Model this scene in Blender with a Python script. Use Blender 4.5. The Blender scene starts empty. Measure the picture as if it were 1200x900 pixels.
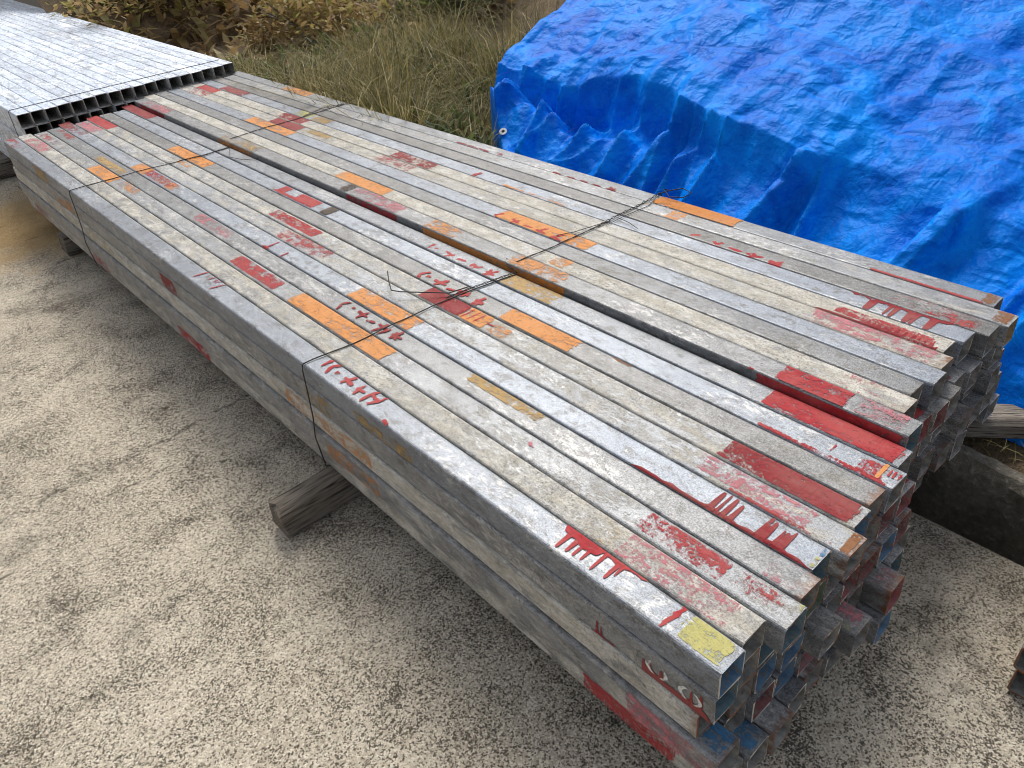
import bpy, bmesh, math, random
from mathutils import Vector, Matrix, noise
R_ = random.Random(7)
C = bpy.context.scene.collection
sc = bpy.context.scene
U = 0.0625                                   # one tube pitch in metres

# ---------------------------------------------------------------- camera
cam = bpy.data.cameras.new('camera'); camo = bpy.data.objects.new('camera', cam); C.objects.link(camo)
cam.sensor_width = 36; cam.lens = 27.07; cam.clip_start = .02; cam.clip_end = 500
_r = Vector((.73637, -.67204, -.07821)); _u = Vector((.44090, .38897, .80890)); _f = Vector((.51319, .63013, -.58273))
m = Matrix((_r, _u, -_f)).transposed().to_4x4(); m.translation = (-.58289, -.3220, 1.37347)
camo.matrix_world = m
sc.camera = camo

# ---------------------------------------------------------------- daylight: bright overcast, light coming over the stack
SUN_EL, SUN_AZ = math.radians(50), math.radians(42)     # azimuth from +Y towards +X
w = bpy.data.worlds.new('World'); sc.world = w; w.use_nodes = True
nt = w.node_tree; nt.nodes.clear()
sky = nt.nodes.new('ShaderNodeTexSky'); sky.sky_type = 'NISHITA'; sky.sun_disc = False
sky.sun_elevation = SUN_EL; sky.sun_rotation = SUN_AZ; sky.air_density = 1.0; sky.dust_density = 4.0; sky.ozone_density = 1.0
bg = nt.nodes.new('ShaderNodeBackground'); bg.inputs[1].default_value = .135
hs = nt.nodes.new('ShaderNodeHueSaturation'); hs.inputs['Saturation'].default_value = .38
out = nt.nodes.new('ShaderNodeOutputWorld')
nt.links.new(sky.outputs[0], hs.inputs['Color']); nt.links.new(hs.outputs[0], bg.inputs[0]); nt.links.new(bg.outputs[0], out.inputs[0])
sl = bpy.data.lights.new('sun', 'SUN'); sl.energy = 1.9; sl.angle = math.radians(26); sl.color = (1, .95, .87)
so = bpy.data.objects.new('sun', sl); C.objects.link(so)
sd = Vector((math.sin(SUN_AZ)*math.cos(SUN_EL), math.cos(SUN_AZ)*math.cos(SUN_EL), math.sin(SUN_EL)))
so.rotation_euler = sd.to_track_quat('Z', 'Y').to_euler()
sc.view_settings.view_transform = 'Standard'; sc.view_settings.look = 'None'
sc.view_settings.exposure = .26; sc.view_settings.gamma = 1
sc.cycles.transparent_max_bounces = 24; sc.cycles.filter_width = 1.0; sc.cycles.max_bounces = 6; sc.cycles.diffuse_bounces = 3

# ---------------------------------------------------------------- helpers
def link(name, me, mats, parent=None):
    o = bpy.data.objects.new(name, me); C.objects.link(o)
    for mt in (mats if isinstance(mats, (list, tuple)) else [mats]):
        if mt.name not in [x.name for x in me.materials if x]: me.materials.append(mt)
    if parent: o.parent = parent
    return o
def tag(o, label=None, cat=None, group=None, kind=None):
    for k, v in (('label', label), ('category', cat), ('group', group), ('kind', kind)):
        if v: o[k] = v
    return o
def mesh(name, verts, faces, smooth=False):
    me = bpy.data.meshes.new(name); me.from_pydata(verts, [], faces); me.update()
    if smooth: me.polygons.foreach_set('use_smooth', [True]*len(me.polygons))
    return me
def fbm(x, y, z=0, o=4):
    return noise.fractal((x, y, z), 1.0, 2.0, o, noise_basis='PERLIN_ORIGINAL')
class G:
    """small node-graph helper"""
    def __init__(s, name):
        s.m = bpy.data.materials.new(name); s.m.use_nodes = True; s.t = s.m.node_tree; s.t.nodes.clear()
        s.out = s.n('OutputMaterial')
    def n(s, typ, **kw):
        nd = s.t.nodes.new('ShaderNode'+typ)
        for k, v in kw.items():
            if k[0] == '_': setattr(nd, k[1:], v)
            else: s.set(nd, k.replace('__', ' '), v)
        return nd
    def set(s, nd, k, v):
        i = nd.inputs[int(k[1:])] if k[0] == 'i' and k[1:].isdigit() else nd.inputs[k]
        if isinstance(v, bpy.types.NodeSocket): s.t.links.new(v, i)
        elif isinstance(v, bpy.types.Node): s.t.links.new(v.outputs[0], i)
        else: i.default_value = v
    def math(s, op, a, b=0.0, c=0.0, clamp=False):
        return s.n('Math', _operation=op, _use_clamp=clamp, i0=a, i1=b, i2=c).outputs[0]
    def vm(s, op, a, b=(0, 0, 0)):
        nd = s.n('VectorMath', _operation=op, i0=a, i1=b); return nd.outputs[0]
    def scale(s, v, sx, sy, sz): return s.vm('MULTIPLY', v, (sx, sy, sz))
    def noise(s, v, sc_, det=4, rough=.55, dist=0):
        return s.n('TexNoise', Vector=v, Scale=sc_, Detail=det, Roughness=rough, Distortion=dist).outputs[0]
    def voro(s, v, sc_, feat='F1', rnd=1.0):
        nd = s.n('TexVoronoi', _feature=feat, Vector=v, Scale=sc_, Randomness=rnd); return nd
    def ramp(s, f, lo, hi, a=0.0, b=1.0):
        return s.n('MapRange', _interpolation_type='SMOOTHSTEP', Value=f, i1=lo, i2=hi, i3=a, i4=b).outputs[0]
    def mix(s, f, a, b, mode='MIX'):
        nd = s.n('Mix', _data_type='RGBA', _blend_type=mode, _clamp_factor=True)
        for i, v in ((0, f), (6, a), (7, b)):
            if isinstance(v, tuple) and len(v) == 3: v = v+(1,)
            s.set(nd, 'i%d' % i, v)
        return nd.outputs[2]
    def attr(s, name, typ='OBJECT'):
        return s.n('Attribute', _attribute_name=name, _attribute_type=typ)
    def bump(s, h, strength, dist):
        return s.n('Bump', Strength=strength, Distance=dist, Height=h).outputs[0]
    def bsdf(s, **kw): return s.n('BsdfPrincipled', **kw)
    def done(s, sh): s.t.links.new(sh.outputs[0] if isinstance(sh, bpy.types.Node) else sh, s.out.inputs[0]); return s.m

COL = dict(red=(.40, .016, .026), darkred=(.26, .013, .020), pink=(.56, .17, .21), orange=(.68, .275, .07), ochre=(.47, .30, .10),
           yellow=(.50, .47, .14), rust=(.24, .085, .022), black=(.055, .035, .025), white=(.78, .78, .76), cream=(.60, .53, .41),
           blue=(.02, .21, .44), orangebrown=(.55, .20, .035), teal=(.03, .17, .25), green=(.06, .15, .06))
ENDS=[-0.001, 0.006, -0.024, -0.009, 0.007, -0.019, 0.005, 0.013, 0.005, 0.023, 0.04, 0.077, 0.095, 0.076, 0.089, 0.111, 0.098, 0.07, 0.054, 0.109]
MARKS=[
(0,'P','red',0.45,-27,15,3.704,3.941),
(1,'P','pink',0.5,-27,27,3.531,3.819),
(2,'P','red',0.5,-20,15,3.604,3.841),
(3,'P','red',0.62,-10,25,3.629,3.843),
(4,'P','darkred',0.45,-27,27,3.633,3.962),
(5,'P','pink',0.4,-27,27,3.634,3.889),
(6,'P','red',0.2,-27,27,3.619,3.934),
(9,'P','darkred',0.16000000000000003,-27,27,3.609,3.986),
(10,'P','darkred',0.188,-86,-33,3.548,3.873),
(10,'P','pink',0.55,-27,27,3.555,3.859),
(3,'P','ochre',0.4,-25,10,2.92,3.249),
(2,'P','orange',0.265,-27,27,2.861,3.133),
(2,'P','orange',0.5,-10,27,2.658,2.849),
(0,'P','ochre',0.49250000000000005,-86,-33,3.225,3.441),
(4,'P','orange',0.35,-27,27,2.836,2.994),
(4,'P','red',0.42,-20,20,2.586,2.872),
(4,'P','orange',0.5,-27,15,2.567,2.748),
(7,'P','orange',0.247,-27,27,2.698,3.082),
(6,'P','orange',0.6,-5,27,2.759,2.917),
(9,'P','ochre',0.35,-27,27,2.868,3.058),
(9,'P','ochre',0.42,-27,27,2.686,2.859),
(10,'P','orangebrown',0.4,-86,-33,2.654,2.977),
(10,'P','ochre',0.55,-27,27,2.652,2.967),
(14,'P','red',0.5,-27,27,3.672,3.892),
(15,'P','red',0.25,-27,27,3.689,3.908),
(16,'P','darkred',0.4,-27,27,3.49,3.764),
(13,'P','orange',0.256,-27,27,2.708,3.108),
(14,'P','darkred',0.22,-27,27,2.737,2.995),
(15,'P','darkred',0.22,-27,27,2.805,3.04),
(16,'P','yellow',0.45,-27,27,2.853,2.996),
(16,'P','ochre',0.35,-27,27,2.702,2.849),
(14,'P','ochre',0.4,-5,27,2.529,2.708),
(18,'P','ochre',0.5,-27,27,2.685,2.835),
(19,'P','orange',0.3325,-27,27,3.182,3.447),
(11,'P','orange',0.265,-27,27,1.826,2.146),
(15,'P','darkred',0.3,-27,27,1.89,2.156),
(14,'P','red',0.55,-27,27,1.943,2.176),
(17,'P','darkred',0.4,-27,27,1.909,2.162),
(18,'P','orange',0.247,-27,27,1.824,2.121),
(19,'P','darkred',0.35,-29,-14,1.843,2.054),
(19,'P','red',0.5,-28,-5,1.768,1.835),
(16,'P','orange',0.4,-29,-16,1.271,1.584),
(13,'P','orange',0.2425,-27,27,1.014,1.412),
(9,'P','darkred',0.168,-27,27,1.632,2.009),
(10,'P','red',0.3,-86,-33,1.651,1.963),
(10,'P','pink',0.55,-27,27,1.662,1.961),
(8,'P','red',0.2,-27,-10,1.976,2.263),
(8,'P','red',0.25,-20,24,1.978,2.13),
(8,'P','red',0.3,-20,25,2.187,2.248),
(6,'P','red',0.3,-22,22,1.766,2.071),
(5,'P','red',0.5,-27,27,1.61,1.899),
(3,'P','pink',0.52,-18,22,1.991,2.268),
(2,'P','red',0.36,-24,22,1.548,1.837),
(2,'P','orange',0.274,-27,27,1.023,1.478),
(4,'P','orange',0.319,-27,27,1.082,1.379),
(6,'P','darkred',0.17200000000000001,-27,27,1.041,1.229),
(6,'P','orange',0.31,-27,27,0.953,1.058),
(6,'P','orange',0.5,-27,15,0.871,0.953),
(7,'P','orange',0.274,-27,27,0.717,0.973),
(10,'P','orangebrown',0.2,-86,-33,0.91,1.532),
(10,'P','orange',0.5,-27,27,1.371,1.534),
(10,'P','orange',0.5,-27,27,0.936,1.159),
(9,'P','ochre',0.355,-27,27,0.905,1.115),
(11,'P','orange',0.5,-20,27,0.988,1.065),
(7,'P','rust',0.4,20,29,0.569,0.649),
(3,'P','ochre',0.355,0,27,0.588,0.833),
(8,'P','black',0.15,-27,27,1.883,1.944),
(10,'P','black',0.35,-27,27,1.956,2.021),
(5,'P','pink',0.5,-20,25,0.056,0.3),
(5,'P','red',0.5,-30,-20,-0.005,0.218),
(6,'P','darkred',0.2,-27,27,-0.007,0.286),
(8,'P','red',0.25,-30,-18,-0.016,0.28),
(8,'P','red',0.35,-24,20,0.023,0.082),
(8,'P','orange',0.31,-20,27,0.033,0.043),
(9,'P','red',0.196,-27,27,0.011,0.315),
(10,'P','red',0.17200000000000001,-86,-33,0.04,0.366),
(10,'P','red',0.25,-27,27,0.161,0.33),
(10,'P','pink',0.55,-27,27,0.049,0.161),
(2,'P','red',0.42,-22,24,0.091,0.278),
(2,'P','red',0.55,-15,22,-0.003,0.091),
(2,'P','yellow',0.4,10,29,-0.026,-0.007),
(1,'P','pink',0.5,-27,27,0.038,0.265),
(1,'P','ochre',0.6,-27,27,0.248,0.334),
(3,'P','pink',0.6,-27,27,-0.002,0.069),
(3,'P','pink',0.62,0,20,0.105,0.171),
(0,'P','yellow',0.42,-22,27,-0.009,0.095),
(11,'P','pink',0.62,-27,27,0.092,0.229),
(15,'P','red',0.38,-20,10,0.13,0.371),
(14,'P','pink',0.5,-27,27,0.109,0.406),
(14,'P','red',0.5,-24,-4,0.121,0.268),
(17,'P','red',0.62,-27,27,0.088,0.299),
(19,'P','red',0.2,-30,-20,0.122,0.41),
(18,'P','rust',0.35,-27,27,0.053,0.097),
(5,'P','rust',0.25,-27,27,-0.026,0.003),
(19,'P','rust',0.5,-27,27,0.107,0.144),
(19,'P','orangebrown',0.05,-27,27,0.79,1.099),
(18,'P','orange',0.45,-27,27,0.936,1.056),
(4,'P','blue',0.5,5,28,-0.006,0.018),
(4,'P','yellow',0.5,-25,5,-0.003,0.019),
((1,0),'P','orange',0.515,-86,-33,2.977,3.211),
((1,0),'P','darkred',0.34,-86,-33,1.964,2.097),
((0,0),'P','orange',0.49250000000000005,-90,-76,1.006,1.214),
((0,0),'P','ochre',0.51,-88,-55,0.728,0.96),
((1,0),'P','ochre',0.55,-86,-33,1.064,1.185),
((2,0),'P','orange',0.55,-86,-33,0.904,1.31),
((3,0),'P','orange',0.55,-86,-33,0.876,1.118),
((2,0),'P','white',0.55,-60,-32,1.348,2.486),
((2,0),'P','cream',0.55,-86,-33,2.601,3.375),
((4,0),'P','red',0.36,-86,-33,1.842,2.098),
((4,0),'P','red',0.51,-86,-33,2.751,2.968),
((4,0),'P','red',0.55,-86,-33,3.495,3.771),
((4,0),'P','red',0.372,-86,-33,0.048,0.27),
((1,0),'P','ochre',0.55,-60,-40,0.149,0.204),
((3,0),'P','pink',0.55,-86,-33,-0.022,0.163),
(0,'S','red',0.05,8,[[(25.9,0.104),(-22.7,0.11)]]),
(0,'S','red',0.05,4,[[(29.0,1.81),(-12.5,1.819)],[(23.4,1.788),(13.6,1.787)],[(29.0,1.76),(8.4,1.765)],[(29.0,1.742),(11.5,1.737)],[(29.0,1.72),(13.4,1.73)],[(29.0,1.693),(-13.6,1.707)]]),
(0,'S','red',0.05,8,[[(29.0,1.117),(-1.6,1.118)],[(27.9,1.084),(10.5,1.096),(-11.5,1.086)],[(5.5,1.067),(7.3,1.059)],[(24.0,1.012),(-7.6,1.026)],[(6.4,1.032),(1.6,0.997)],[(20.6,0.972),(-12.6,0.967)],[(3.1,0.976),(5.8,0.95)],[(29.0,0.928),(6.9,0.933),(-17.5,0.934)],[(29.0,0.896),(6.7,0.899),(-12.6,0.911)],[(12.3,0.932),(7.4,0.9)],[(-22.2,0.836),(-26.2,0.82)]]),
(3,'S','darkred',0.05,8,[[(22.0,1.32),(1.9,1.335),(-22.8,1.322)],[(8.9,1.294),(9.0,1.287)],[(22.4,1.239),(-13.5,1.244)],[(7.1,1.266),(4.7,1.223)],[(-3.6,1.21),(3.0,1.186)],[(18.5,1.148),(-23.8,1.156)],[(10.3,1.127),(-22.4,1.135)],[(6.1,1.167),(2.7,1.125)],[(22.5,1.09),(-14.5,1.096)],[(0.4,1.104),(2.8,1.071)],[(12.0,1.102),(-9.8,1.08)]]),
(7,'S','red',0.05,9,[[(10.8,1.292),(-11.0,1.306),(-29.0,1.295)],[(-8.2,1.28),(-7.2,1.268)],[(11.3,1.21),(-25.0,1.229)],[(-8.5,1.244),(-8.5,1.201)],[(-17.2,1.18),(-12.0,1.16)],[(11.0,1.134),(-23.2,1.134)],[(6.0,1.116),(-20.7,1.119)],[(-3.7,1.146),(-6.2,1.108)],[(12.9,1.061),(-29.0,1.068)],[(-6.2,1.073),(-11.0,1.045)],[(-7.5,1.063),(-25.2,1.056)]]),
(9,'S','red',0.05,8,[[(2.3,1.423),(-16.0,1.424),(-29.0,1.415)],[(-11.1,1.403),(-8.1,1.394)],[(-4.5,1.321),(-25.7,1.34)],[(-4.5,1.357),(-11.3,1.322)],[(-13.4,1.294),(-8.3,1.265)],[(-2.9,1.231),(-27.9,1.232)],[(-1.4,1.202),(-23.0,1.219)],[(-9.1,1.236),(-13.3,1.203)],[(7.3,1.146),(-29.0,1.169)],[(-11.6,1.172),(-14.4,1.139)],[(2.7,1.168),(-29.0,1.15)]]),
(13,'S','red',0.05,8,[[(-0.6,1.39),(-17.9,1.406),(-29.0,1.392)],[(-4.3,1.312),(-27.7,1.329)],[(-8.6,1.338),(-20.0,1.303)],[(-18.9,1.278),(-15.5,1.248)],[(8.2,1.204),(-29.0,1.221)],[(-16.9,1.225),(-20.8,1.189)],[(9.3,1.136),(-29.0,1.159)],[(-23.0,1.159),(-25.4,1.122)]]),
(19,'S','darkred',0.05,8,[[(-29.0,1.481),(-29.0,1.516),(-29.0,1.503)],[(-24.1,1.424),(-29.0,1.432)],[(-29.0,1.446),(-29.0,1.41)],[(-29.0,1.387),(-29.0,1.357)],[(-26.9,1.313),(-29.0,1.321)],[(-29.0,1.33),(-29.0,1.299)],[(-15.3,1.247),(-29.0,1.266)],[(-29.0,1.275),(-29.0,1.237)],[(-15.8,1.268),(-25.4,1.241)]]),
(17,'S','red',0.05,9,[[(-5.0,0.837),(-12.5,0.856),(-29.0,0.85)],[(-6.5,0.761),(-29.0,0.778)],[(-13.3,0.784),(-26.8,0.756)],[(-19.1,0.73),(-19.0,0.694)],[(-14.6,0.675),(-29.0,0.667),(-12.8,0.634)],[(-8.4,0.662),(-21.3,0.649)],[(-19.4,0.608),(-18.0,0.576)],[(-29.0,0.594),(-5.0,0.58)],[(-29.0,0.604),(-28.2,0.574)]]),
(16,'S','red',0.05,14,[[(0.1,1.715),(-29.0,1.721)]]),
(6,'S','red',0.05,4,[[(20.8,1.059),(-23.1,1.057)],[(21.9,1.038),(-22.7,1.04)],[(21.2,1.015),(-22.2,1.019)],[(20.3,0.995),(-18.3,0.998)],[(-0.4,0.942),(-0.6,0.965)]]),
(4,'S','red',0.05,5,[[(17.4,1.826),(-26.9,1.825)],[(0.1,1.735),(-29.0,1.732)]]),
(4,'S','red',0.05,11,[[(-28.0,1.845),(-25.2,1.817)]]),
(8,'S','red',0.05,4,[[(13.8,0.13),(-6.0,0.131)],[(16.4,0.026),(-2.6,0.025)],[(16.1,0.018),(-1.5,0.017)],[(14.3,0.009),(-0.5,0.008)]]),
(17,'S','red',0.05,3,[[(-9.3,0.2),(-29.0,0.199)],[(-19.0,0.18),(-18.6,0.211)],[(-9.8,0.169),(-11.7,0.149),(-29.0,0.145),(-29.0,0.165)],[(-7.4,0.129),(-29.0,0.126)],[(-7.6,0.115),(-29.0,0.112)]]),
(10,'S','red',0.05,4,[[(-28.1,0.375),(-29.0,0.377),(-29.0,0.367)]]),
(2,'S','pink',0.05,6,[[(6.5,0.561),(4.0,0.546)],[(12.1,0.555),(-0.6,0.554)]]),
(13,'S','black',0.05,4,[[(29.0,1.273),(26.8,1.252)]]),
(14,'S','black',0.05,3,[[(-29.0,0.444),(-29.0,0.45)]]),
(0,'D','red',0.08,1,9,5,0.175,0.353,[(-23.6,0.333),(-18.9,0.314),(-20.3,0.3),(-16.8,0.284),(-19.9,0.259),(-17.0,0.231),(-3.2,0.222)]),
(0,'D','red',0.12,1,24,5,0.263,0.353,[]),
(4,'D','darkred',0.06,-1,9,6,-0.009,0.379,[(-0.1,0.206),(24.2,0.204),(28.5,0.191),(25.9,0.178),(19.0,0.163),(27.1,0.11),(23.4,0.1),(15.0,0.081),(14.4,0.074),(13.8,0.068),(27.0,0.065)]),
(15,'D','darkred',0.12,-1,9,6,0.127,0.408,[(-7.4,0.281),(-6.3,0.269),(-5.2,0.256),(-8.6,0.241),(-3.1,0.231),(-0.5,0.217),(-0.8,0.2),(-3.2,0.181),(-8.0,0.169),(-11.2,0.156),(-10.7,0.142),(-17.4,0.129)]),
(16,'D','darkred',0.06,1,11,9,0.137,0.38,[(-29.5,0.32),(-33.3,0.313),(-34.3,0.275),(-29.5,0.261),(-35.8,0.227),(-37.1,0.214),(-37.3,0.182),(-30.6,0.177)]),
((1,0),'D','darkred',0.06,-1,16,6,-0.011,0.134,[(-57.3,0.131),(-52.0,0.119),(-52.1,0.096),(-45.2,0.04),(-38.5,0.023)]),
((1,0),'D','darkred',0.08,-1,5,4,0.189,0.244,[(-55.3,0.229),(-60.0,0.22)]),
((3,0),'D','pink',0.3,-1,4,5,0.037,0.152,[(-109.2,0.165),(-116.6,0.14),(-110.2,0.122),(-125.4,0.108)]),
((3,0),'D','red',0.2,-1,2,4,0.181,0.226,[(-102.2,0.241)]),
]
# ---------------------------------------------------------------- materials
def m_tube(name, clean=False):
    g = G(name); tc = g.n('TexCoord').outputs['Object']; rnd = g.n('ObjectInfo').outputs['Random']
    off = g.n('CombineXYZ', X=g.math('MULTIPLY', rnd, 91.0), Y=g.math('MULTIPLY', rnd, 53.0), Z=g.math('MULTIPLY', rnd, 17.0)).outputs[0]
    def v(sx, sy, sz): return g.vm('ADD', g.scale(tc, sx, sy, sz), off)
    cream = g.attr('cream').outputs['Fac']; tone = g.attr('tone').outputs['Fac']; blue = g.attr('blue').outputs['Fac']
    a = g.noise(v(13, 6, 13), 1, 6, .62); b = g.noise(v(62, 30, 62), 1, 7, .76); f = g.noise(v(480, 330, 480), 1, 3, .7)
    c0 = g.mix(g.ramp(a, .34, .66), (.145, .145, .142), (.29, .29, .285))
    c0 = g.mix(g.ramp(b, .40, .66, 0, .75), c0, (.39, .39, .38))
    c0 = g.mix(blue, c0, g.mix(g.ramp(g.math('ADD', g.math('MULTIPLY', b, .6), g.math('MULTIPLY', a, .4)), .36, .64), (.205, .24, .30), (.37, .42, .49)))
    d = g.noise(v(42, 22, 42), 1, 7, .74)
    c0 = g.mix(g.ramp(d, .49, .64, 0, .75), c0, (.085, .085, .082))
    e = g.noise(v(26, 12, 26), 1, 9, .74, .4); e2 = g.noise(v(170, 95, 170), 1, 5, .75)
    em = g.math('ADD', g.math('MULTIPLY', e, .70), g.math('MULTIPLY', e2, .30))
    lo = g.math('SUBTRACT', .66, g.math('MULTIPLY', cream, .30))
    em = g.ramp(g.math('SUBTRACT', em, lo), -.02, .11, 0, .85)
    ec = g.mix(g.ramp(g.noise(v(36, 15, 36), 1, 6, .7), .40, .60), (.55, .495, .385), (.78, .735, .63))
    ec = g.mix(g.ramp(e2, .52, .62, 0, .55), ec, (.25, .24, .22))
    c1 = g.mix(em, c0, ec)
    w_ = g.noise(v(85, 34, 85), 1, 8, .82); wb = g.noise(v(7, 3, 7), 1, 3, .6)
    wm = g.ramp(g.math('ADD', w_, g.math('MULTIPLY', g.math('SUBTRACT', wb, .5), .6)), .57, .65, 0, .75)
    c1 = g.mix(wm, c1, (.68, .67, .64))
    k = g.math('MULTIPLY', g.ramp(g.noise(v(170, 125, 170), 1, 6, .82), .53, .60, 0, .9), g.ramp(g.noise(v(9, 4, 9), 1, 4, .6), .38, .60, .25, 1))
    c1 = g.mix(k, c1, (.105, .10, .093))
    s_ = g.ramp(g.noise(v(9, 300, 9), 1, 4, .7), .64, .70, 0, .45)
    c1 = g.mix(s_, c1, (.62, .62, .60))
    l1 = g.noise(v(240, 34, 240), 1, 4, .6)                                  # short drag scratches
    c1 = g.mix(g.ramp(l1, .64, .70, 0, .45), c1, (.62, .62, .61))
    r_ = g.ramp(g.noise(v(30, 16, 30), 1, 7, .75), .68, .715, 0, .9)
    c1 = g.mix(r_, c1, (.14, .055, .024))
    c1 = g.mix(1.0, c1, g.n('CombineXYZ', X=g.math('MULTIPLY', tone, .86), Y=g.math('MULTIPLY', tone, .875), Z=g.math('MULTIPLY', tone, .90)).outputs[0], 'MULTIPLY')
    c1 = g.mix(g.ramp(f, .4, .7, 0, .5), c1, g.mix(.5, c1, (.75, .75, .74)))
    c1 = g.mix(g.ramp(f, .54, .32, 0, .5), c1, (.07, .07, .065))
    ey = g.n('SeparateXYZ', Vector=tc).outputs[1]
    er = g.math('ADD', ey, g.math('MULTIPLY', g.math('SUBTRACT', b, .5), .14))
    er = g.math('MULTIPLY', g.ramp(er, .022, -.012, 0, .9), g.ramp(g.attr('rust').outputs['Fac'], .55, .9))
    c1 = g.mix(er, c1, g.mix(b, (.11, .045, .02), (.28, .12, .05)))
    h = g.math('ADD', g.math('MULTIPLY', f, .35), g.math('ADD', g.math('MULTIPLY', em, .5), g.math('MULTIPLY', b, .5)))
    ro = g.ramp(g.math('ADD', b, em), .3, 1.2, .42, .82)
    return g.done(g.bsdf(Base__Color=c1, Metallic=g.math('MULTIPLY', g.math('SUBTRACT', 1.0, em), .28), Roughness=ro, Specular__IOR__Level=.4, Normal=g.bump(h, .4, .0014)))
def m_inside():
    g = G('tube_inside'); tc = g.n('TexCoord').outputs['Object']; rnd = g.n('ObjectInfo').outputs['Random']
    v = g.vm('ADD', tc, g.n('CombineXYZ', X=g.math('MULTIPLY', rnd, 31.0), Y=0.0, Z=0.0).outputs[0])
    n1 = g.noise(v, 45, 6, .65); n2 = g.noise(v, 160, 4, .6)
    c = g.mix(g.ramp(n1, .3, .7), (.18, .17, .15), (.40, .39, .365))
    c = g.mix(g.ramp(n2, .55, .7, 0, .6), c, (.17, .085, .05))
    y = g.n('SeparateXYZ', Vector=tc).outputs[1]
    edge = g.math('ADD', g.attr('inner_depth').outputs['Fac'], g.math('MULTIPLY', g.math('SUBTRACT', n1, .5), .05))
    msk = g.math('MULTIPLY', g.math('LESS_THAN', y, edge), g.attr('inner_on').outputs['Fac'])
    msk = g.math('MULTIPLY', msk, g.ramp(g.math('ADD', g.math('MULTIPLY', n1, .6), g.math('MULTIPLY', n2, .4)), .42, .50))
    c = g.mix(g.math('MULTIPLY', msk, .62), c, g.attr('inner').outputs['Color'])
    return g.done(g.bsdf(Base__Color=c, Roughness=.75))
def m_cut():
    g = G('cut_edge'); v = g.n('TexCoord').outputs['Object']
    n1 = g.noise(v, 60, 5, .7)
    c = g.mix(g.ramp(g.math('ADD', n1, g.math('MULTIPLY', g.math('SUBTRACT', g.attr('rust').outputs['Fac'], .5), .4)), .42, .6), (.55, .52, .45), (.24, .09, .035))
    return g.done(g.bsdf(Base__Color=c, Roughness=.6, Metallic=.2))
def m_paint():
    g = G('weathered_paint'); tc = g.n('TexCoord').outputs['Object']; rnd = g.n('ObjectInfo').outputs['Random']
    off = g.n('CombineXYZ', X=g.math('MULTIPLY', rnd, 41.0), Y=g.math('MULTIPLY', rnd, 83.0), Z=0.0).outputs[0]
    def v(sx, sy, sz): return g.vm('ADD', g.scale(tc, sx, sy, sz), off)
    br = g.noise(v(14, 210, 14), 1, 5, .72)                                   # brush marks across the tube
    n1 = g.noise(v(60, 30, 60), 1, 8, .74, .4); n2 = g.noise(v(300, 210, 300), 1, 5, .78); n3 = g.noise(v(14, 5, 14), 1, 4, .6)
    n = g.math('ADD', g.math('ADD', g.math('MULTIPLY', n1, .36), g.math('MULTIPLY', n2, .30)), g.math('ADD', g.math('MULTIPLY', n3, .22), g.math('MULTIPLY', br, .12)))
    n = g.math('ADD', .5, g.math('MULTIPLY', g.math('SUBTRACT', n, .5), 2.6))
    edge = g.attr('edge', 'GEOMETRY').outputs['Fac']; flake = g.attr('flake').outputs['Fac']
    thr = g.math('ADD', g.math('MULTIPLY', flake, .50), .275)
    al = g.ramp(g.math('SUBTRACT', n, thr), -.09, .10)
    en = g.math('ADD', g.math('MULTIPLY', br, .55), g.math('MULTIPLY', n1, .45))
    en = g.math('SUBTRACT', g.math('ADD', edge, g.math('MULTIPLY', g.math('SUBTRACT', en, .5), 2.6)), .42)
    al = g.math('MULTIPLY', al, g.ramp(en, -.05, .08))
    scr = g.ramp(g.noise(v(190, 90, 190), 1, 4, .72, 1.2), .62, .66, 1.0, .1)      # specks and scratches through the coat
    al = g.math('MULTIPLY', al, scr)
    pc = g.attr('paint').outputs['Color']
    c = g.mix(g.ramp(n3, .35, .65, 0, .8), pc, g.mix(.18, pc, (.5, .44, .36)))
    c = g.mix(g.ramp(n1, .52, .70, 0, .5), c, g.mix(.4, pc, (.40, .38, .35)))
    c = g.mix(g.ramp(br, .5, .7, 0, .4), c, g.mix(.75, pc, (.03, .02, .015)))
    c = g.mix(g.ramp(n2, .57, .66, 0, .6), c, (.11, .08, .07))
    sh = g.bsdf(Base__Color=c, Roughness=.7, Specular__IOR__Level=.2, Normal=g.bump(n2, .25, .0008))
    tr = g.n('BsdfTransparent')
    mx = g.n('MixShader', i0=al, i1=tr, i2=sh)
    return g.done(mx)
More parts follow.
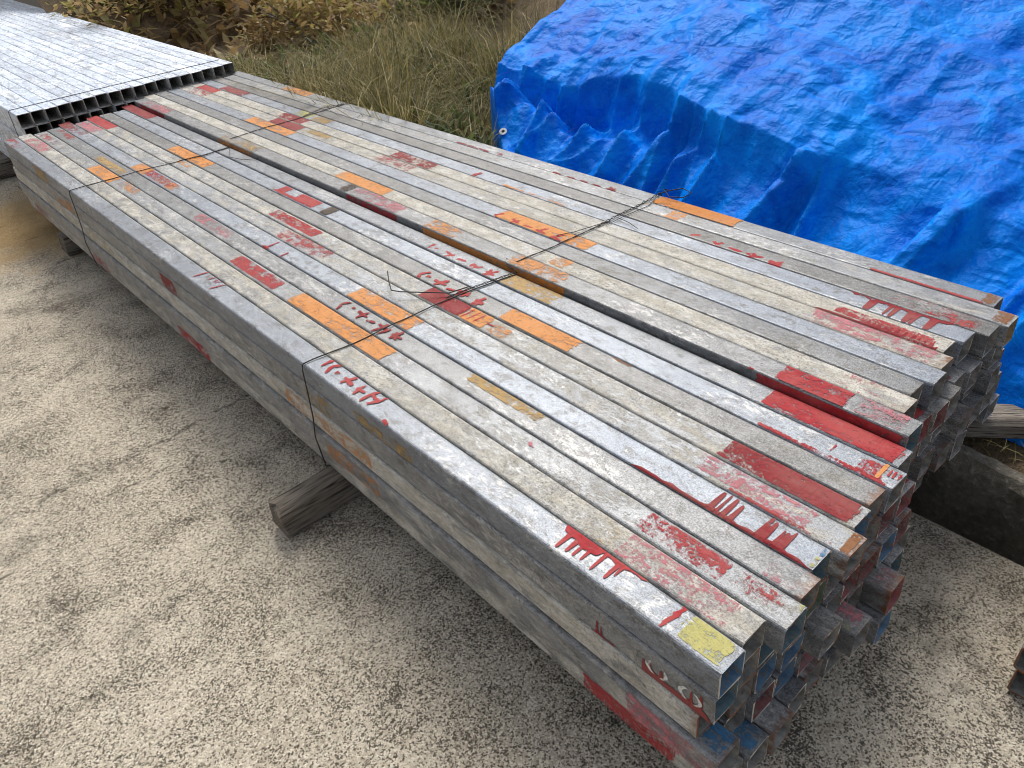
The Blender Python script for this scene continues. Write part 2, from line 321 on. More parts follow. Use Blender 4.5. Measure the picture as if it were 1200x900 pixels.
def m_ground():
    g = G('worn_concrete'); v = g.n('TexCoord').outputs['Object']
    big = g.noise(v, 1.1, 5, .6); mid = g.noise(v, 6.5, 6, .62); med = g.noise(v, 22, 5, .62)
    vo = g.voro(v, 270); vo2 = g.voro(v, 120); fine = g.noise(v, 260, 4, .7)
    grit = g.noise(v, 210, 4, .8)
    c = g.mix(g.ramp(big, .35, .65), (.56, .49, .38), (.70, .62, .49))
    c = g.mix(g.ramp(mid, .50, .78, 0, .35), c, (.38, .34, .27))
    cell = g.n('SeparateColor', Color=vo.outputs['Color']).outputs[0]
    c = g.mix(g.ramp(cell, .50, .95, 0, .9), c, (.84, .77, .64))          # pale stones
    c = g.mix(g.ramp(cell, .28, .0, 0, .85), c, (.16, .13, .095))         # dark stones
    vq = g.voro(g.vm('ADD', v, g.scale(g.n('TexNoise', Vector=v, Scale=300.0, Detail=2.0).outputs[1], .003, .003, .003)), 330)
    cq = g.n('SeparateColor', Color=vq.outputs['Color']).outputs[1]
    pq = g.math('ADD', .17, g.math('MULTIPLY', g.math('SUBTRACT', mid, .5), 1.1))
    pit = g.math('MULTIPLY', g.ramp(g.math('SUBTRACT', cq, pq), .03, -.03, 0, .9), 1.0)
    c = g.mix(pit, c, (.09, .078, .06))
    pit = g.ramp(g.math('ADD', grit, g.math('MULTIPLY', g.math('SUBTRACT', mid, .5), .46)), .585, .63, 0, .85)
    c = g.mix(pit, c, (.085, .074, .058))
    st = g.ramp(g.math('ADD', g.noise(v, 2.3, 7, .68), g.math('MULTIPLY', med, .22)), .66, .84, 0, .5)
    c = g.mix(st, c, (.085, .078, .064))
    sp = g.n('SeparateXYZ', Vector=v)
    # concrete darkens gradually towards the channel
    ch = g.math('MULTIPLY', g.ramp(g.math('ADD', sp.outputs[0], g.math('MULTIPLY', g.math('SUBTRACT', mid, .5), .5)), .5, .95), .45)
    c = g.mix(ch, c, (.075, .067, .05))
    # ochre rust stain by the far corner of the stack
    dx = g.math('MULTIPLY', g.math('SUBTRACT', sp.outputs[0], -.02), 1.25); dy = g.math('MULTIPLY', g.math('SUBTRACT', sp.outputs[1], 3.95), .95)
    rr = g.math('SQRT', g.math('ADD', g.math('MULTIPLY', dx, dx), g.math('MULTIPLY', dy, dy)))
    rm = g.ramp(g.math('ADD', rr, g.math('MULTIPLY', g.math('SUBTRACT', mid, .5), .9)), .75, .2, 0, .8)
    c = g.mix(rm, c, g.mix(med, (.28, .15, .04), (.52, .36, .14)))
    # hairline cracks and the old joint
    wob = g.math('MULTIPLY', g.math('SUBTRACT', g.noise(v, 3.0, 6, .7), .5), .16)
    jt = g.math('ABSOLUTE', g.math('ADD', g.math('SUBTRACT', sp.outputs[1], 1.745), g.math('ADD', wob, g.math('MULTIPLY', sp.outputs[0], -.04))))
    jm = g.ramp(jt, .010, .002, 0, .55)
    jm = g.math('MULTIPLY', jm, g.ramp(g.noise(v, 9, 5, .75), .44, .60))
    cr = g.voro(g.vm('ADD', v, g.scale(g.n('TexNoise', Vector=v, Scale=4.0, Detail=5.0).outputs[1], .35, .35, .35)), 1.15, 'DISTANCE_TO_EDGE')
    cm = g.math('MULTIPLY', g.ramp(cr.outputs[0], .007, .002, 0, .5), g.ramp(g.noise(v, 1.7, 3, .6), .54, .64))
    tl = g.noise(g.vm('ADD', g.scale(v, 1.1, 30, 1), g.scale(g.n('TexNoise', Vector=v, Scale=2.0, Detail=3.0).outputs[1], .4, 2.5, 0)), 1, 6, .7)
    tm = g.math('MULTIPLY', g.ramp(tl, .60, .68, 0, .75), g.ramp(g.noise(v, 14, 5, .75), .46, .60))          # broken trowel lines
    jm = g.math('MAXIMUM', g.math('MAXIMUM', jm, cm), tm)
    c = g.mix(jm, c, (.05, .045, .037))
    h = g.math('SUBTRACT', g.math('ADD', g.math('MULTIPLY', g.math('SUBTRACT', 1.0, vo.outputs[0]), .5), g.math('ADD', g.math('MULTIPLY', grit, -.6), g.math('MULTIPLY', g.ramp(g.math('SUBTRACT', cq, pq), .05, -.05), -.35))), g.math('MULTIPLY', jm, 1.5))
    h = g.math('ADD', h, g.math('MULTIPLY', fine, .7)); h = g.math('ADD', h, g.math('MULTIPLY', vo2.outputs[0], -.5))
    return g.done(g.bsdf(Base__Color=c, Roughness=.95, Specular__IOR__Level=.2, Normal=g.bump(h, .9, .006)))
def m_simple(name, a, b, sc_=8, rough=.85, bump=.5, bd=.01, stretch=(1, 1, 1), c=None, sc2=60):
    g = G(name); v = g.scale(g.n('TexCoord').outputs['Object'], *stretch)
    n = g.noise(v, sc_, 6, .65); n2 = g.noise(v, sc2, 5, .65)
    col = g.mix(g.ramp(g.math('ADD', g.math('MULTIPLY', n, .6), g.math('MULTIPLY', n2, .4)), .35, .65), a, b)
    if c: col = g.mix(g.ramp(n2, .58, .68, 0, .8), col, c)
    return g.done(g.bsdf(Base__Color=col, Roughness=rough, Normal=g.bump(g.math('ADD', n, n2), bump, bd)))
def m_wood():
    g = G('weathered_timber'); tc = g.n('TexCoord').outputs['Object']
    v = g.scale(tc, 3, 60, 60); n = g.noise(v, 1, 6, .65, .8); n2 = g.noise(g.scale(tc, 9, 240, 240), 1, 4, .6); n3 = g.noise(tc, 7, 4, .6)
    c = g.mix(g.ramp(n, .3, .7), (.115, .092, .070), (.34, .29, .23))
    c = g.mix(g.ramp(n3, .4, .7, 0, .5), c, (.24, .225, .20))
    c = g.mix(g.ramp(n2, .53, .61, 0, .92), c, (.022, .016, .011))
    return g.done(g.bsdf(Base__Color=c, Roughness=.85, Normal=g.bump(g.math('SUBTRACT', n, g.math('MULTIPLY', n2, 1.6)), .9, .006)))
def m_tarp():
    g = G('blue_tarpaulin'); v = g.n('TexCoord').outputs['Object']
    w1 = g.noise(v, 4, 5, .6, 1.0); w2 = g.noise(g.scale(v, 1, .55, 1.3), 20, 6, .62, 1.6)
    wv = g.vm('ADD', v, g.scale(g.n('TexNoise', Vector=v, Scale=5.0, Detail=6.0).outputs[1], .3, .3, .3))
    cr = g.voro(wv, 4.5, 'DISTANCE_TO_EDGE').outputs[0]
    fibre = g.noise(g.scale(v, 30, 130, 130), 1, 4, .7); fibre2 = g.noise(g.scale(v, 150, 40, 90), 1, 4, .7)
    c = g.mix(g.ramp(w1, .3, .7), (.0, .115, .60), (.0, .26, .92))
    c = g.mix(g.ramp(fibre, .54, .72, 0, .35), c, (.0, .42, .97))
    c = g.mix(g.ramp(fibre2, .55, .72, 0, .35), c, (.0, .05, .38))
    cr2 = g.voro(g.vm('ADD', g.scale(v, 1, .45, .8), g.scale(g.n('TexNoise', Vector=v, Scale=6.0, Detail=2.0).outputs[1], .10, .10, .10)), 13, 'DISTANCE_TO_EDGE').outputs[0]
    cr3 = g.voro(g.vm('ADD', g.scale(v, .5, 1.1, 1), g.scale(g.n('TexNoise', Vector=v, Scale=9.0, Detail=2.0).outputs[1], .06, .06, .06)), 34, 'DISTANCE_TO_EDGE').outputs[0]
    h = g.math('ADD', g.math('ADD', g.math('MULTIPLY', g.ramp(cr, 0, .30), .9), g.math('MULTIPLY', g.ramp(cr2, 0, .35), .5)), g.math('ADD', g.math('MULTIPLY', g.ramp(cr3, 0, .4), .16), g.math('ADD', g.math('MULTIPLY', w2, .35), g.math('MULTIPLY', g.math('ADD', fibre, fibre2), .10))))
    return g.done(g.bsdf(Base__Color=c, Roughness=.45, Specular__IOR__Level=.06, Normal=g.bump(h, .5, .020)))
def m_leaf(name, cols, rough=.7):
    """foliage colour picked per leaf from a vertex attribute"""
    g = G(name); r = g.attr('tint', 'GEOMETRY').outputs['Fac']
    nd = g.n('ValToRGB'); nd.color_ramp.interpolation = 'LINEAR'
    e = nd.color_ramp.elements
    while len(e) < len(cols): e.new(.5)
    for i, c in enumerate(cols): e[i].position = i/(len(cols)-1); e[i].color = c+(1,)
    g.set(nd, 'Fac', r)
    d = g.bsdf(Base__Color=nd.outputs[0], Roughness=rough); t = g.n('BsdfTranslucent', Color=nd.outputs[0])
    return g.done(g.n('MixShader', i0=.4, i1=d, i2=t))
def m_flat(name, col, rough=.5, metal=0.0):
    g = G(name); v = g.n('TexCoord').outputs['Object']; n = g.noise(v, 90, 4, .6)
    return g.done(g.bsdf(Base__Color=g.mix(g.ramp(n, .35, .65), tuple(x*.7 for x in col), col), Roughness=rough, Metallic=metal))
M_tube = m_tube('galvanised_steel'); M_in = m_inside(); M_cut = m_cut(); M_paint = m_paint(); M_ground = m_ground()
M_wood = m_wood(); M_tarp = m_tarp()
M_wire = m_flat('annealed_wire', (.035, .033, .032), .5, .6)
M_wall = m_simple('old_mossy_concrete', (.10, .09, .066), (.24, .215, .175), 7, .95, .8, .012, c=(.30, .28, .24))
M_bed = m_simple('shade_black_bed', (.008, .008, .007), (.02, .018, .015), 10, .5, .6, .02)  # near-black colour paints in the shade down in the channel
M_soil = m_simple('dry_soil', (.13, .092, .052), (.28, .20, .12), 9, .95, 1, .03, c=(.10, .075, .04))
M_hill = m_simple('hillside_earth', (.26, .165, .085), (.50, .33, .17), 3, .95, 1, .05, c=(.14, .14, .05), sc2=14)
# ---------------------------------------------------------------- square tubes
S, RC, WT, LEN = .0608, .0058, .0026, 3.9
def ring(h, r):
    pts = []
    for cx, cz, a0 in ((h-r, S/2+h-r, 0), (-h+r, S/2+h-r, 90), (-h+r, S/2-h+r, 180), (h-r, S/2-h+r, 270)):
        for k in range(4):
            a = math.radians(a0+30*k); pts.append((cx+r*math.cos(a), cz+r*math.sin(a)))
    return pts
def make_tube(length, seed):
    rr = random.Random(seed)
    o, i = ring(S/2, RC), ring(S/2-WT, RC-WT); n = len(o)
    ys = [0, .03, length*.33, length*.66, length-.03, length]
    tx, tz = rr.uniform(-.02, .02), rr.uniform(-.035, .035)
    vs, fs, mi = [], [], []
    bow = [0, 0]+[(rr.uniform(-.0007, .0007), rr.uniform(-.0012, .0012)) for _ in range(2)]+[0, 0]
    bow[0] = bow[1] = bow[4] = bow[5] = (0, 0)
    dent = [(rr.uniform(-.0007, .0007), rr.uniform(-.0007, .0007)) for _ in range(16)]
    for prof in (o, i):
        for j, y in enumerate(ys):
            for q_, (x, z) in enumerate(prof):
                x += bow[j][0]; z += bow[j][1]
                if j == 0: x += dent[q_][0]; z += dent[q_][1]
                yy = y+(x*tx+(z-S/2)*tz if j in (0, 5) else 0)
                if j in (0, 5): yy += rr.uniform(-.0011, .0011)
                vs.append((x, yy, z))
    for p in range(2):
        b = p*6*n
        for j in range(5):
            for k in range(n):
                q = (b+j*n+k, b+j*n+(k+1) % n, b+(j+1)*n+(k+1) % n, b+(j+1)*n+k)
                fs.append(q if p == 0 else q[::-1]); mi.append(p)
    for j in (0, 5):
        for k in range(n):
            q = (j*n+k, 6*n+j*n+k, 6*n+j*n+(k+1) % n, j*n+(k+1) % n)
            fs.append(q if j == 0 else q[::-1]); mi.append(2)
    me = mesh('square_tube', vs, fs)
    for mt in (M_tube, M_in, M_cut): me.materials.append(mt)
    me.polygons.foreach_set('material_index', mi)
    return me
TM = [make_tube(LEN, k) for k in range(7)]

def prof(s, off):
    """point on the tube's skin: s in mm across the top from its middle, below -30 it runs down the left side"""
    h = S/2; f = 1 if s > 0 else -1; a = abs(s)/1000; r = RC
    if a <= h-r: return (s/1000, S+off)
    if a <= h+r:
        t = (a-(h-r))/(2*r)*math.pi/2
        return (f*(h-r+(r+off)*math.sin(t)), S-r+(r+off)*math.cos(t))
    return (f*(h+off), S-(a-h))
def paint_patch(t, col, flake, s0, s1, y0, y1, lift):
    y0 = max(y0, t['y0']+.0015)
    c = [s0, s1]+[x for x in (-36.4, -34, -30.5, -27, -24.6, 24.6, 27, 30.5) if s0 < x < s1]
    if s1-s0 > 20: c += [s0+4, s1-4]
    c = sorted(set(c)); ny = max(3, int((y1-y0)/.05)); ins = min(.024, (y1-y0)*.3)
    ys = [y0, y0+ins]+[y0+ins+(y1-y0-2*ins)*k/ny for k in range(1, ny)]+[y1-ins, y1]
    vs, fs, ed = [], [], []
    part = s0 > -24 or s1 < 24
    for y in ys:
        for s in c:
            x, z = prof(s, lift); vs.append((x, y-t['y0'], z))
            e = min(1, min(y-y0, y1-y)/ins) if ins > 0 else 1
            if s-s0 < .5 or s1-s < .5: e = min(e, .25 if part else .55)
            ed.append(e)
    n = len(c)
    for j in range(len(ys)-1):
        for k in range(n-1): fs.append((j*n+k, j*n+k+1, (j+1)*n+k+1, (j+1)*n+k))
    return vs, fs, ed
def paint_strokes(t, w, lines, lift):
    vs, fs, ed = [], [], []
    q = 0
    for ln in lines:
        pts = [Vector((s, (y-t['y0'])*1000)) for s, y in ln]
        q += 1
        # small uneven brush width
        dense = [pts[0]]
        for a, b in zip(pts, pts[1:]):
            k = max(1, int((b-a).length/7))
            dense += [a.lerp(b, i/k) for i in range(1, k+1)]
        base = len(vs); m_ = len(dense)
        for i, p_ in enumerate(dense):
            d = (dense[min(i+1, m_-1)]-dense[max(i-1, 0)])
            if d.length < 1e-6: d = Vector((1, 0))
            d.normalize(); nn = Vector((-d.y, d.x))*w*.68*(1+.45*noise.noise((p_.x*.15, p_.y*.05, q)))
            if i == 0: p_ = p_-d*w*.3
            if i == m_-1: p_ = p_+d*w*.3; nn *= .7
            for e, ev in ((p_+nn, .36), (p_, .95 if 0 < i < m_-1 else .6), (p_-nn, .36)):
                x, z = prof(max(-36, min(33, e.x)), lift+q*.00003); vs.append((x, e.y/1000, z)); ed.append(ev)
        for i in range(m_-1):
            for k in (0, 1): fs.append((base+3*i+k, base+3*i+k+1, base+3*i+4+k, base+3*i+3+k))
    return vs, fs, ed
def paint_drips(t, edge, base, w, y0, y1, tips, lift):
    side = tips and min(s for s, _ in tips) < -40 and edge < 0 or base > 15 and edge < 0
    y0 = max(y0, t['y0']+.002)
    e0 = 29 if edge > 0 else (-89 if side else -31)
    tips = [(abs(s-e0), y) for s, y in tips]; n = max(4, int((y1-y0)/.0012)); vs, fs, ed = [], [], []
    ww = [w*R_.uniform(.4, .95)*.001 for _ in tips]; K = 9
    for i in range(n+1):
        y = y0+(y1-y0)*i/n; q = min(1, min(i, n-i)/(n*.06+1))
        d = base*(.7+.5*noise.noise((y*40, 1.3, e0)))*q
        for (dep, ty), wi in zip(tips, ww):
            r = abs(y-ty)/wi
            d = max(d, (dep-base*.5)*max(0, 1-r**4)**.5 if r < 1 else 0) if r < 1 else d
            d += base*.9*math.exp(-max(0, r-.6)*.55)*(1 if r < 9 else 0)*.35
        d = min(d, 58)
        for k in range(K):
            s = e0+(-1 if edge > 0 else 1)*d*k/(K-1); x, z = prof(s, lift); vs.append((x, y-t['y0'], z)); ed.append(.95 if k < K-1 else .5)
    for i in range(n):
        for k in range(K-1): 
            f = (i*K+k, i*K+k+1, (i+1)*K+k+1, (i+1)*K+k); fs.append(f if edge < 0 else f[::-1])
    return vs, fs, ed
def add_paint(t, name, data, col, flake, lab):
    vs, fs, ed = data
    me = mesh(name, vs, fs); at = me.attributes.new('edge', 'FLOAT', 'POINT'); at.data.foreach_set('value', ed)
    o = link(name, me, M_paint, t['o']); o['paint'] = list(COL[col]); o['flake'] = float(flake); o['label'] = lab
    return o
GXR, DZR, WRR = .06, .30, .979
VP = .0615
def tube_pos(l, c, shift=0):
    x = (c+.5)*U if c < 10 else (10+GXR+(c-10+.5)*WRR)*U
    zt = (6.4+(DZR if c >= 10 else 0))*U-l*VP
    return x+shift*U, zt-S
def place_tube(name, x, y, z, label, group, cream, tone, blue, inner=None, mesh_i=None, mats=None):
    o = bpy.data.objects.new(name, TM[R_.randrange(len(TM)) if mesh_i is None else mesh_i]); C.objects.link(o)
    o.location = (x, y, z); o.rotation_euler = (0, 0, R_.uniform(-.00015, .00015))
    o['cream'] = float(cream); o['tone'] = float(tone); o['blue'] = float(blue)
    o['rust'] = R_.uniform(.2, .9)
    o['inner'] = list(COL[inner[0]]) if inner else [0.1, .1, .1]; o['inner_depth'] = inner[1] if inner else 0.0; o['inner_on'] = 1.0 if inner else 0.0
    tag(o, label, 'steel tube', group)
    return o
# cream film, brightness, bluish zinc of the twenty tubes of the top layer, and how each looks
TOP = [(0.12, 0.84, 0.8, 'bluish grey outermost tube with a yellow end and red drips', 'the yellow ended tube'),
 (0.74, 1.02, 0, 'cream smeared tube fading to pink at its open end', 'the pink ended tube'),
 (0.48, 0.98, 0.3, 'pale grey tube with scarlet flakes and a yellow corner', 'the tube flaked with scarlet'),
 (0.26, 0.78, 0.2, 'dull grey tube with dark red hand lettering and an ochre streak', 'the tube with the ochre streak'),
 (0.1, 1, 0.85, 'light bluish tube with red dripping paint and a blue corner', 'the tube with dripping red paint'),
 (0.6, 1.04, 0.4, 'whitish pink tube with a rusty brown end', 'the rusty ended pink tube'),
 (0.66, 1.06, 0.2, 'whitish tube with a long dark red block near its end', 'the tube with the dark red block'),
 (0.36, 0.72, 0.05, 'grey and cream tube with one long orange block and red lettering', 'the tube with the long orange block'),
 (0.1, 1, 0.85, 'bluish white tube edged in red with an orange stripe', 'the red edged bluish tube'),
 (0.12, 0.82, 0.55, 'grey tube covered in solid red at the near end', 'the solid red ended tube'),
 (0.22, 0.78, 0.2, 'grey tube beside the gap, its side painted rust brown and red', 'the tube beside the gap'),
 (0.86, 1.06, 0, 'cream tube with one orange block, second from the gap', 'the cream tube next to the gap'),
 (0.46, 0.62, 0.3, 'dark grey tube with white scabs near its end', 'the dark grey scabbed tube'),
 (0.06, 0.84, 1, 'smooth bluish tube with red lettering on an orange strip', 'the tube lettered on orange'),
 (0.78, 1, 0, 'cream tube with pale pink smears near its end', 'the cream tube smeared with pink'),
 (0.84, 1.06, 0, 'cream tube with dark red comb drips near its end', 'the cream tube with comb drips'),
 (0.04, 0.88, 1, 'bluish tube with dark red arches near its end', 'the bluish tube with red arches'),
 (0.36, 0.52, 0, 'dark tan tube with thin red scribbles near its end', 'the dark tan tube'),
 (0.5, 0.96, 0.3, 'light grey tube with a rust patch at its end', 'the light grey tube with the rust patch'),
 (0.12, 0.76, 0.5, 'plain grey outermost tube on the tarpaulin side with an orange brown block', 'the outermost tube on the tarpaulin side')]
SHIFT = {}
YOFF = {(1,0):.0,(1,1):.1,(1,2):.12,(1,3):.1,(1,4):.05,(1,5):.05,(1,6):.0,(1,7):.1,(1,8):.1,(1,9):.05,
        (2,0):.35,(2,1):.1,(2,2):.05,(2,3):-.1,(2,4):-.6,(2,5):-.1,(2,6):-.05,(2,7):-.1,(2,8):-.15,(2,9):-.1,
        (3,0):-.4,(3,1):.1,(3,2):-.1,(3,3):-.1,(3,4):-.2,(3,5):-.9,(3,6):-.15,(3,7):-.9,(3,8):-.4,(3,9):-.1,
        (4,0):-.5,(4,1):-.6,(4,2):-.7,(4,3):-.5,(4,4):-.4,(4,5):-.5,(4,6):-.3,(4,7):-.95,(4,8):-.1,(4,9):.0,
        (1,14):.9,(1,16):1.05,(1,15):1.2,(1,13):.9,(1,12):1.0,(1,11):.9}
LAY = {0: 0.0, 1: -.06, 2: -.12, 3: -.28, 4: -.14}
LAYN = ['', 'second layer', 'third layer', 'fourth layer', 'bottom layer']
INNER = {(0,0):('blue',.035),(1,0):('teal',.06),(2,2):('blue',.09),(1,2):('teal',.07),(1,3):('red',.05),(2,3):('blue',.09),(3,7):('red',.09),(4,7):('blue',.10),(1,4):('green',.05),
         (1,6):('teal',.07),(0,4):('teal',.08),(0,6):('blue',.06),(1,8):('darkred',.07),(2,8):('blue',.07),(1,9):('red',.07),(2,6):('red',.06),(1,10):('darkred',.08),(2,11):('red',.07),(1,12):('red',.08),(0,10):('teal',.05),
         (3,2):('darkred',.06),(0,18):('ochre',.03),(0,2):('teal',.03),(3,4):('pink',.04),(2,9):('darkred',.06),(3,8):('teal',.07),(2,7):('darkred',.05),(1,13):('darkred',.05),(3,3):('blue',.05)}
tubes = {}
for l in range(5):
    for c in range(20):
        sh = (LAY[l] if c < 10 else R_.uniform(-.03, .03))
        if l == 3 and c in (5, 6, 7, 8, 9): sh = .26
        x, z = tube_pos(l, c, sh)
        if l == 0:
            y = ENDS[c]; cr, to, bl, lab, _ = TOP[c]; x, z = tube_pos(0, c)
            z += R_.uniform(-.0008, .0010)
        else:
            y = YOFF.get((l, c), (R_.uniform(-.1, .3) if c < 10 else R_.uniform(.8, 1.5)))*U
            cr, to, bl = R_.uniform(.15, .6), R_.uniform(.68, .95), R_.uniform(0, .35)
            if c == 0: cr, to, bl = ((.44, 1.0, .1), (.86, 1.1, .0), (.52, 1.0, .1), (.76, 1.04, .0))[l-1]
            lab = '%s tube in the %s under %s' % ('creamy' if cr > .45 else 'grey', LAYN[l], TOP[c][4])
        side = 'near' if c < 10 else 'far'
        o = place_tube('square_tube', x, y, z, lab, 'square steel tubes of the front stack', cr, to, bl, INNER.get((l, c)))
        tubes[(l, c)] = dict(o=o, y0=y)
lift = {}
for t, kind, col, flake, *a in MARKS:
    key = (0, t) if isinstance(t, int) else t
    T = tubes[key]; k = lift[key] = lift.get(key, 0)+1
    lf = .00025+.00013*k
    cn = {'darkred': 'dark red', 'orangebrown': 'orange brown', 'black': 'black brown', 'rust': 'rusty brown'}.get(col, col)
    if kind == 'P':
        s0, s1, y0, y1 = a
        add_paint(T, 'paint_patch', paint_patch(T, col, flake, s0, s1, y0, y1, lf), col, flake,
                  cn+(' flaking paint patch' if flake > .3 else ' solid paint patch'))
    elif kind == 'D':
        edge, base, w_, y0, y1, tips = a
        add_paint(T, 'paint_drips', paint_drips(T, edge, base, w_, y0, y1, tips, lf), col, flake, cn+' paint run with drips')
    else:
        if len(a[1]) > 6: add_paint(T, 'painted_lettering', paint_strokes(T, a[0], a[1], lf), col, flake, cn+' hand painted lettering')
        else:
            for ln in a[1]: add_paint(T, 'paint_stroke', paint_strokes(T, a[0], [ln], lf), col, flake, cn+' brushed paint stroke'); lf += .00003
for (l, c), col, fl, s0, s1, ya, yb in (((1,10),'darkred',.25,-86,27,0,.16),((1,12),'red',.2,-27,27,0,.14),((2,11),'red',.35,-86,27,0,.12),((3,5),'yellow',.4,-27,-8,0,.12),((3,5),'pink',.55,-10,27,0,.09),
        ((1,9),'red',.4,-86,27,0,.10),((4,1),'blue',.5,-20,27,0,.05),((3,0),'blue',.42,-15,27,0,.05),((2,8),'pink',.5,-27,27,0,.1),((1,15),'darkred',.3,-50,-10,0,.2),((2,6),'darkred',.45,-86,20,0,.1),((3,7),'pink',.58,-27,27,0,.1),((1,4),'green',.5,-80,20,0,.05),((2,14),'red',.4,-86,20,0,.1),((1,5),'pink',.5,-86,-30,0,.2),((1,3),'rust',.5,-86,-30,0,.15)):
    T = tubes[(l, c)]; add_paint(T, 'paint_patch', paint_patch(T, col, fl, s0, s1, T['y0']+ya, T['y0']+yb, .0007), col, fl, {'darkred': 'dark red', 'rust': 'rusty brown'}.get(col, col)+' worn paint trace')
# painted white D shapes on the red of the second layer's outer tube
T = tubes[(1, 0)]
def arc(yc, s0, s1, wy):
    return [(s0+(s1-s0)*(.5-.5*math.cos(a)), yc+wy*math.sin(a)) for a in [math.pi*k/7 for k in range(8)]]
for yc in (.042, .105):
    vs, fs, ed = [], [], []
    for n_, (ya, yb) in enumerate(((yc-.012, yc-.006), (yc+.004, yc+.012))):
        b = len(vs)
        for k in range(9):
            s = -48-28*k/8; bulge = .010*math.sin(math.pi*k/8)*(-1 if n_ == 0 else 1)
            for yy in (ya+bulge, yb+bulge):
                x, z = prof(s, .0012); vs.append((x, yy-T['y0'], z)); ed.append(.8)
        for k in range(8): fs.append((b+2*k, b+2*k+1, b+2*k+3, b+2*k+2))
    add_paint(T, 'paint_strokes', (vs, fs, ed), 'white', .33, 'white brushed ring')
# the stack behind: tubes whitened in colour to stand for sky glare, two rows of open mouths above the front stack
ORD = ['first', 'second', 'third', 'fourth', 'fifth', 'sixth', 'seventh', 'eighth', 'ninth', 'tenth', 'eleventh', 'twelfth',
       'thirteenth', 'fourteenth', 'fifteenth', 'sixteenth', 'seventeenth', 'last']
ROWN = ['top row', 'second row', 'third row', 'fourth row', 'fifth row', 'bottom row']
x0r, pr = 1.75*U, .945*U
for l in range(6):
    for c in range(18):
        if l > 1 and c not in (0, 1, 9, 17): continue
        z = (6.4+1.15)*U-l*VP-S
        lab = 'glare-coloured tube of the rear stack, %s from the left in its %s' % (ORD[c], ROWN[l])
        o = place_tube('square_tube', x0r+(c+.5)*max(pr, S+.0004)+R_.uniform(-.0003, .0003)+.004*(l % 2), (63.9+R_.uniform(-.25, .3))*U, z, lab, 'glare-coloured square tubes of the rear stack',
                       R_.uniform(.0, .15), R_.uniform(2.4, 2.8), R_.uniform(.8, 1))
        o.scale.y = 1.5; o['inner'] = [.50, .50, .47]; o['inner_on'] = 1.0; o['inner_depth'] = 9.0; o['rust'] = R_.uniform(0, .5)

# ---------------------------------------------------------------- timber bearers
def beam(name, a, b, w, h, label, group=None, seed=0, yaw_extra=0):
    """squared timber from a to b (centre line of its underside), w wide, h tall, worn corners"""
    a, b = Vector(a), Vector(b); L = (b-a).length; n = max(6, int(L/.05)); rr = random.Random(seed)
    ch = .012; pr_ = [(-w/2+ch, 0), (w/2-ch, 0), (w/2, ch), (w/2, h-ch), (w/2-ch, h), (0, h), (-w/2+ch, h), (-w/2, h-ch), (-w/2, ch)]
    vs, fs = [], []
    for j in range(n+1):
        for k, (y, z) in enumerate(pr_):
            d = .004*fbm(j*.22, k*1.7, seed*9.1)
            xx = L*j/n+(.014*fbm(k*.9, seed, 3) if j in (0, n) else 0)
            vs.append((xx, y*(1+d*6)+d*.5, z if z in (0,) else z-abs(d)*.7))
    m_ = len(pr_)
    for j in range(n):
        for k in range(m_): fs.append((j*m_+k, j*m_+(k+1) % m_, (j+1)*m_+(k+1) % m_, (j+1)*m_+k))
    fs += [tuple(range(m_))[::-1], tuple(n*m_+k for k in range(m_))]
    o = link(name, mesh(name, vs, fs), M_wood); o.location = a
    d = b-a; o.rotation_euler = (0, -math.asin(d.z/L), math.atan2(d.y, d.x))
    return tag(o, label, 'timber', group)
HB = (6.4)*U-4*VP-S-.0005
beam('timber_bearer', (-2.9*U, 18.02*U, 0), (10.1*U, 18.02*U, 0), 1.2*U, HB, 'weathered timber bearer jutting out from under the front stack', 'timber bearers under the tubes', 1)
beam('timber_bearer', (-.45*U, 54.2*U, 0), (10.1*U, 54.2*U, 0), 1.3*U, HB, 'dark timber bearer end shaded under the far end of the front stack', 'timber bearers under the tubes', 2)
HB2 = HB+DZR*U-.0006
for k, yy in enumerate((18.1, 53.2)):
    beam('timber_bearer', (10.45*U, yy*U, 0), (14.6*U, yy*U, 0), 1.2*U, HB2, 'short timber bearer under the far half of the stack, %s' % ('beside the jutting bearer' if k == 0 else 'near its far end'), 'timber bearers under the tubes', 3+k)
ZR = (6.4+1.15)*U-5*VP-S-.0006
beam('timber_bearer', (-6*U, 77.5*U, 0), (19.5*U, 77.5*U, 0), 1.5*U, ZR, 'brown timber bearer sticking out from under the rear stack', 'timber bearers under the tubes', 6)
beam('timber_bearer', (-3*U, 130*U, 0), (19.5*U, 130*U, 0), 1.5*U, ZR, 'brown timber bearer under the far end of the rear stack', 'timber bearers under the tubes', 7)
beam('timber_offcut', (17.75*U, 3.9*U, .042), (25.5*U, -5.2*U, .030), 1.45*U, .06, 'loose grey timber lying beside the channel against the blue tarpaulin', None, 8)

